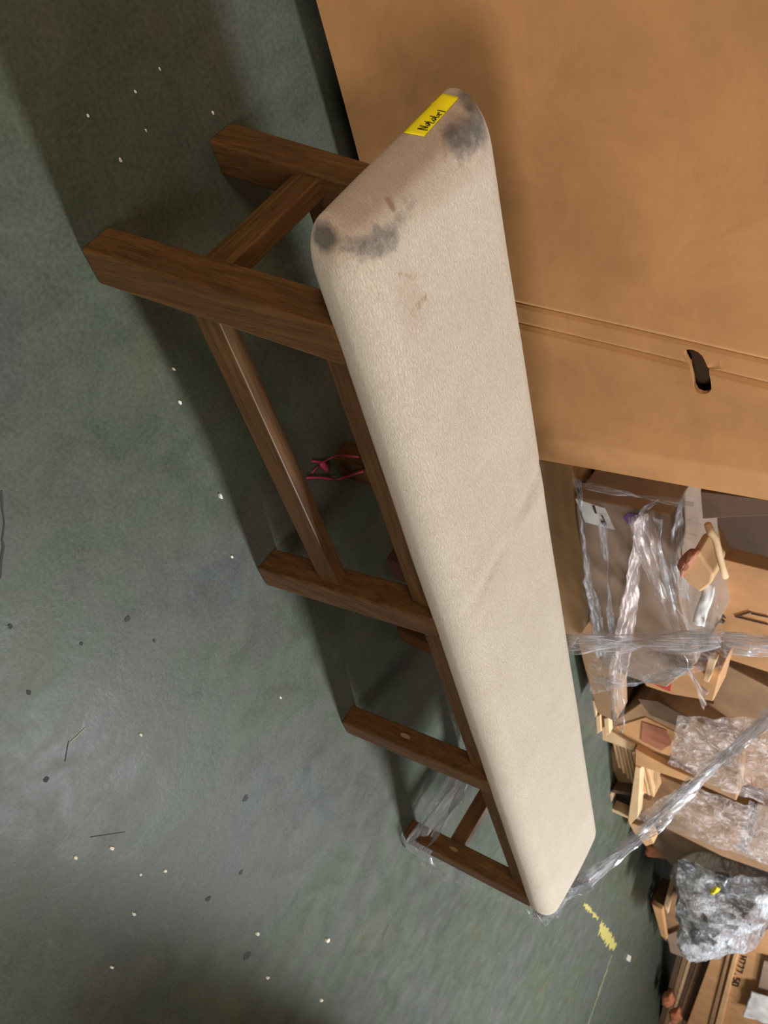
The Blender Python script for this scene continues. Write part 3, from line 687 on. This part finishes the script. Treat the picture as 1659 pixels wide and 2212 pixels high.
# panel with red print
c = empty('printed_card', at(1420, 1480, 1, .84), 'pale tan panel with red print and a painted dark oval hole, under the film rope', 'cardboard')
slab('panel', [(1352, 1380), (1475, 1395), (1492, 1440), (1560, 1440), (1540, 1515), (1450, 1500), (1395, 1482), (1372, 1440)], .84, .10, M['card_o'], c, bevel=.003)
decal('print_mark', [(1398, 1456), (1420, 1462), (1450, 1478), (1448, 1494), (1432, 1488), (1400, 1472)], .84, M['red'], c)
decal('painted_hole', [(1398, 1402), (1412, 1403), (1430, 1408), (1438, 1415), (1420, 1416), (1405, 1410)], .84, M['black'], c)  # black decal paints the dark inside of a hole
slab('fold', [(1530, 1420), (1548, 1425), (1530, 1475), (1518, 1470)], .82, .02, M['edge'], c, bevel=.002)
# far cartons of the first stack (front faces)
thing_slab('brown_carton', [(1552, 1428), (1690, 1500), (1690, 1720), (1600, 1690), (1440, 1590), (1400, 1500), (1540, 1520)], 1.12, .30, M['card_b'], 'big dull brown carton with a wide smooth side, behind the rising film rope', 'box')
c = empty('sheet_bundle', at(1400, 1650, 1, 1.05), 'bundle of brown cartons with reddish print, partly under clouded film', 'box')
slab('body', [(1318, 1560), (1345, 1545), (1395, 1510), (1450, 1530), (1560, 1585), (1600, 1620), (1590, 1730), (1500, 1690), (1380, 1625), (1325, 1592)], 1.05, .20, M['card_b'], c, bevel=.004)
decal('print_area', [(1330, 1570), (1395, 1550), (1475, 1590), (1445, 1632), (1380, 1615)], 1.05, M['card_o'], c)
decal('print_area', [(1388, 1560), (1440, 1578), (1452, 1606), (1428, 1622), (1384, 1600)], 1.047, M['card_r'], c)
decal('dark_tape', [(1378, 1510), (1420, 1515), (1490, 1552), (1478, 1575), (1405, 1545)], 1.05, M['card_d'], c)
film_sheet('film_cover', [(1465, 1545), (1680, 1560), (1690, 1760), (1440, 1650)], 1.0, M['film_t'], c, n=40, amp=.016, seed=5, freq=10)
thing_slab('orange_board', [(1372, 1618), (1440, 1655), (1500, 1682), (1480, 1688), (1420, 1668), (1372, 1652)], 1.02, .03, M['card_o'], 'bright orange tan board edge beneath the red printed bundle', 'cardboard')
# flattened sheets seen edge on
ORD = ['first', 'second', 'third', 'fourth', 'fifth', 'sixth', 'seventh', 'eighth', 'ninth']
for i in range(9):
    x0 = 1322 + i * 8.5; y0 = 1596 + i * 5.5; ln = 62 + 6 * i if i < 6 else 96 - 2 * i
    pts = [(x0, y0), (x0 + 5.2, y0 + 2), (x0 + 5.2 + ln * .22, y0 + ln + 2), (x0 + ln * .22, y0 + ln)]
    slab_o = slab('cardboard_sheet', pts, 1.06, .45, M['edge'] if i % 2 else M['card'])
    tag(slab_o, 'flattened cardboard sheet seen edge on, %s from the bench in the low pile' % ORD[i], 'cardboard', 'flattened sheets in the low pile')
thing_slab('tan_board', [(1290, 1575), (1304, 1570), (1372, 1612), (1366, 1622), (1300, 1598)], 1.04, .04, M['edge'], 'pale torn board lying over the pile of flattened sheets', 'cardboard')
for k, (x0, y0) in enumerate(((1276, 1515), (1286, 1548), (1304, 1553))):
    slab_o = slab('torn_tab', [(x0, y0), (x0 + 11, y0 - 4), (x0 + 13, y0 + 32), (x0 + 3, y0 + 38)], 1.0, .03, M['edge'], bevel=.003)
    tag(slab_o, 'torn pale cardboard tab over the sheet pile, %s of three' % ['nearest the viewer', 'middle', 'farthest'][k], 'cardboard', 'torn tabs over the sheet pile')
thing_slab('back_board', [(1296, 1600), (1400, 1655), (1405, 1730), (1345, 1712), (1318, 1650)], 1.10, .35, M['card_b'], 'brown board standing behind the edges of the flattened sheets', 'cardboard')
# open little crate end
c = empty('open_carton', at(1350, 1760, 1, 1.06), 'small open carton end with pale rim and an inside painted black for shade, below the sheets', 'box')
q = [(1322, 1706), (1382, 1716), (1366, 1772), (1310, 1748)]
slab('shade_panel', [(1326, 1711), (1376, 1720), (1362, 1764), (1316, 1745)], 1.10, .05, M['black'], c)  # black panel paints the shade inside the open carton
for a_, b_ in zip(q, q[1:] + q[:1]):
    d = Vector((b_[0] - a_[0], b_[1] - a_[1])).normalized(); nn = Vector((-d.y, d.x)) * 6
    slab('rim', [a_, b_, (b_[0] + nn.x, b_[1] + nn.y), (a_[0] + nn.x, a_[1] + nn.y)], 1.05, .10, M['edge'] if a_ != q[0] else M['card_d'], c)
thing_slab('upright_board', [(1372, 1655), (1384, 1660), (1378, 1765), (1360, 1782), (1356, 1770)], 1.02, .05, M['edge'], 'narrow pale board standing at the end of the sheet pile', 'cardboard')
thing_slab('lower_carton', [(1396, 1660), (1440, 1682), (1560, 1735), (1690, 1780), (1690, 1895), (1560, 1850), (1440, 1790), (1374, 1752)], 1.14, .30, M['card_b'], 'brown carton lying below the clouded film, crossed by the film rope', 'box')
thing_slab('side_carton', [(1635, 1735), (1690, 1750), (1690, 1885), (1610, 1850)], 1.12, .1, M['card_g'], 'greyish carton panel at the picture edge beside the lower carton', 'box')
o = film_sheet('film_skirt', [(1372, 1765), (1480, 1690), (1690, 1770), (1690, 1880)], 1.06, M['film_t'], None, n=30, amp=.015, seed=6); tag(o, 'clouded film stretched over the lower carton', 'plastic film')
thing_slab('film_clouded_board', [(1392, 1790), (1440, 1785), (1560, 1835), (1690, 1880), (1690, 1960), (1600, 1925), (1520, 1895), (1450, 1870), (1405, 1822)], 1.22, .12, M['card_g'], 'long greyish brown board under dusty film at the foot of the stack', 'cardboard', bevel=.01)
thing_slab('bottom_board', [(1356, 1775), (1398, 1790), (1412, 1822), (1395, 1828), (1370, 1800)], 1.12, .06, M['card'], 'ragged tan board corner touching the floor behind the film rope', 'cardboard')
tag(crumple('orange_wrapper', [(1394, 1826), (1430, 1832), (1472, 1853), (1455, 1856), (1396, 1850)], 1.24, .02, M['pinktape'], None, sub=6, amp=.012, seed=2, freq=14, bulge=.01), 'folded orange brown wrapper beneath the greyish board', 'wrapper')
# upright film piece in the low carton
tag(film_strip('hanging_film', [at(x, y, 1, 1.10) for x, y in ((1632, 1735), (1618, 1790), (1600, 1838))], .05, M['film_r'], None, amp=.01, seg=40, cols=6, seed=13, wdir=Vector((0, 0, 1))), 'bright creased film strand hanging beside the greyish carton panel', 'plastic film')
thing_slab('dark_bag', [(1608, 1838), (1690, 1860), (1690, 1900), (1600, 1870)], 1.16, .08, M['darkfilm'], 'dark glossy plastic at the picture edge above the film bundle', 'plastic bag', bevel=.01)

# ------------------------------------------------------------------ second stack, farther away
P2 = 1.45
c = empty('film_bundle', at(1540, 2040, 1, P2), 'big crumpled silvery bundle of clear film with a yellow tag', 'plastic film')
sm_, nt_, b_, N_, L_ = mat_base('silvery_film_mix'); v_ = coords(N_, L_)
L_.new(ramp(N_, L_, nz(N_, L_, v_, 3.2, 6, 0.65, 1.2), [(0.28, lin((44, 38, 40))), (0.34, lin((170, 150, 146))), (0.46, lin((176, 158, 154))), (0.52, lin((216, 214, 220))), (0.60, lin((244, 246, 250)))]), b_.inputs['Base Color'])
b_.inputs['Roughness'].default_value = 0.2; L_.new(bump(N_, L_, nz(N_, L_, coords(N_, L_, (4, 4, 14)), 5, 5, .7, 1), 1.0, 0.05), b_.inputs['Normal'])
crumple('bundle', [(1462, 1862), (1520, 1868), (1600, 1888), (1680, 1910), (1680, 1985), (1645, 2018), (1600, 2030), (1560, 2052), (1500, 2062), (1468, 2010), (1466, 1940)], P2 - .30, .03, sm_, c, sub=26, amp=.055, seed=9, freq=7, bulge=.14)
crumple('dark_content', [(1466, 1862), (1500, 1868), (1505, 1890), (1470, 1892)], P2 - .46, .01, M['darkfilm'], c, sub=5, amp=.02, seed=1, freq=8, bulge=.02)
crumple('dark_content', [(1545, 1888), (1570, 1894), (1578, 1935), (1562, 1925), (1548, 1905)], P2 - .50, .01, M['darkfilm'], c, sub=5, amp=.02, seed=3, freq=8, bulge=.02)
crumple('dark_content', [(1492, 2010), (1510, 2015), (1512, 2042), (1498, 2036)], P2 - .47, .01, M['darkfilm'], c, sub=5, amp=.02, seed=5, freq=8, bulge=.02)
crumple('tag', [(1530, 1928), (1548, 1918), (1556, 1924), (1540, 1932)], P2 - .54, .005, M['yellow'], c, sub=4, amp=.008, seed=6, freq=9, bulge=.01)
film_sheet('film_cover', [(1458, 1868), (1680, 1905), (1655, 2015), (1475, 2062)], P2 - .55, M['film'], c, n=34, amp=.05, seed=8, freq=5)
thing_slab('torn_carton', [(1405, 1948), (1436, 1960), (1450, 1880), (1470, 1870), (1476, 2058), (1434, 2030)], P2 - .06, .20, M['card_b'], 'torn brown carton standing left of the silvery film bundle', 'box')
thing_slab('pale_board', [(1434, 1955), (1452, 1888), (1458, 1892), (1442, 1975)], P2 - .10, .03, M['edge'], 'slim pale board leaning on the torn carton', 'cardboard')
thing_slab('pale_board', [(1408, 1952), (1430, 1965), (1440, 2030), (1428, 2022)], P2 - .12, .03, M['card_o'], 'folded pale flap hanging off the torn carton corner', 'cardboard')
thing_slab('grey_carton', [(1440, 2020), (1492, 2000), (1494, 2062), (1482, 2070), (1448, 2058)], P2 - .08, .06, M['card_g'], 'grey white carton corner under the silvery film bundle', 'box')
bw = [(1463, 1477, M['card_d']), (1478, 1490, M['card_b']), (1491, 1500, M['edge']), (1501, 1512, M['card_d']), (1513, 1526, M['card_b']), (1527, 1545, M['card_d'])]
nm = ['darkest', 'second', 'third, palest', 'fourth', 'fifth', 'sixth and widest']
for k, (xa_, xb_, mt) in enumerate(bw):
    sh = 52 + k * 3
    thing_slab('standing_board', [(xa_, 2056), (xb_, 2054), (xb_ - sh + 8, 2222), (xa_ - sh + 8, 2222)], P2 + .02 - k * .004, .3, mt, 'long dark brown board on edge below the film bundle, %s from the floor' % nm[k], 'cardboard', bevel=.004)
for k, (x_, y_, l_) in enumerate(((1442, 2160, 'upper of two crumpled orange scraps at the foot of the standing boards'), (1458, 2196, 'lower of two crumpled orange scraps at the foot of the standing boards'))):
    tag(crumple('crumpled_scrap', [(x_ - 10, y_ - 12), (x_ + 8, y_ - 16), (x_ + 14, y_ + 6), (x_ + 2, y_ + 16), (x_ - 12, y_ + 8)], P2 - .10, .02, M['pinktape'], None, sub=6, amp=.02, seed=k + 20, freq=9, bulge=.03), l_, 'scrap')
c = empty('lettered_carton', at(1580, 2200, 1, P2 - .05), 'tall tan carton with stamped black characters, bottom right of the picture', 'box')
slab('body', [(1540, 2056), (1600, 2030), (1640, 2020), (1690, 1980), (1690, 2222), (1480, 2222)], P2 - .06, .35, M['card_o'], c, bevel=.005)
slab('ridge', [(1590, 2040), (1600, 2036), (1556, 2222), (1542, 2222)], P2 - .085, .03, M['card'], c, bevel=.004)
slab('ridge', [(1574, 2046), (1582, 2043), (1538, 2222), (1528, 2222)], P2 - .075, .02, M['card_b'], c, bevel=.004)
# stamped characters
G = {'H': [((0, 0), (0, 1)), ((.6, 0), (.6, 1)), ((0, .5), (.6, .5))], '7': [((0, 1), (.6, 1)), ((.6, 1), (.2, 0))], '.': [((.1, 0), (.3, 0))], '5': [((.6, 1), (0, 1)), ((0, 1), (0, .55)), ((0, .55), (.6, .5)), ((.6, .5), (.6, 0)), ((.6, 0), (0, 0))], '0': [((0, 0), (.6, 0)), ((.6, 0), (.6, 1)), ((.6, 1), (0, 1)), ((0, 1), (0, 0))]}
org = Vector((1600, 2066)); dr = Vector((-3.1, 10.2)); up_ = Vector((13, 3.4))
for k, ch in enumerate('H777.50'):
    V, Fc = [], []
    for a_, b_ in G[ch]:
        A = org + dr * (k * .92 + a_[0] * .95) + up_ * a_[1]; B = org + dr * (k * .92 + b_[0] * .95) + up_ * b_[1]; d = (B - A).normalized(); nn = Vector((-d.y, d.x)) * .9
        q = [at(p.x, p.y, 1, P2 - .066) for p in (A + nn, B + nn, B - nn, A - nn)]; i0 = len(V); V += q + [v + Vector((0, .005, 0)) for v in q]; Fc += [tuple(i0 + t for t in f) for f in BOXF]
    mesh('stamped_character', V, Fc, M['ink'], c)
thing_slab('grey_box', [(1650, 2075), (1690, 2085), (1690, 2150), (1636, 2140)], P2 - .09, .05, M['card_g'], 'dull grey box with black lines at the lower right picture edge', 'box')
tag(film_sheet('white_plastic', [(1622, 2142), (1690, 2160), (1690, 2222), (1604, 2195)], P2 - .12, M['white'], None, n=20, amp=.02, seed=15, freq=6), 'white crinkled plastic sheet on the lettered carton', 'plastic sheet')
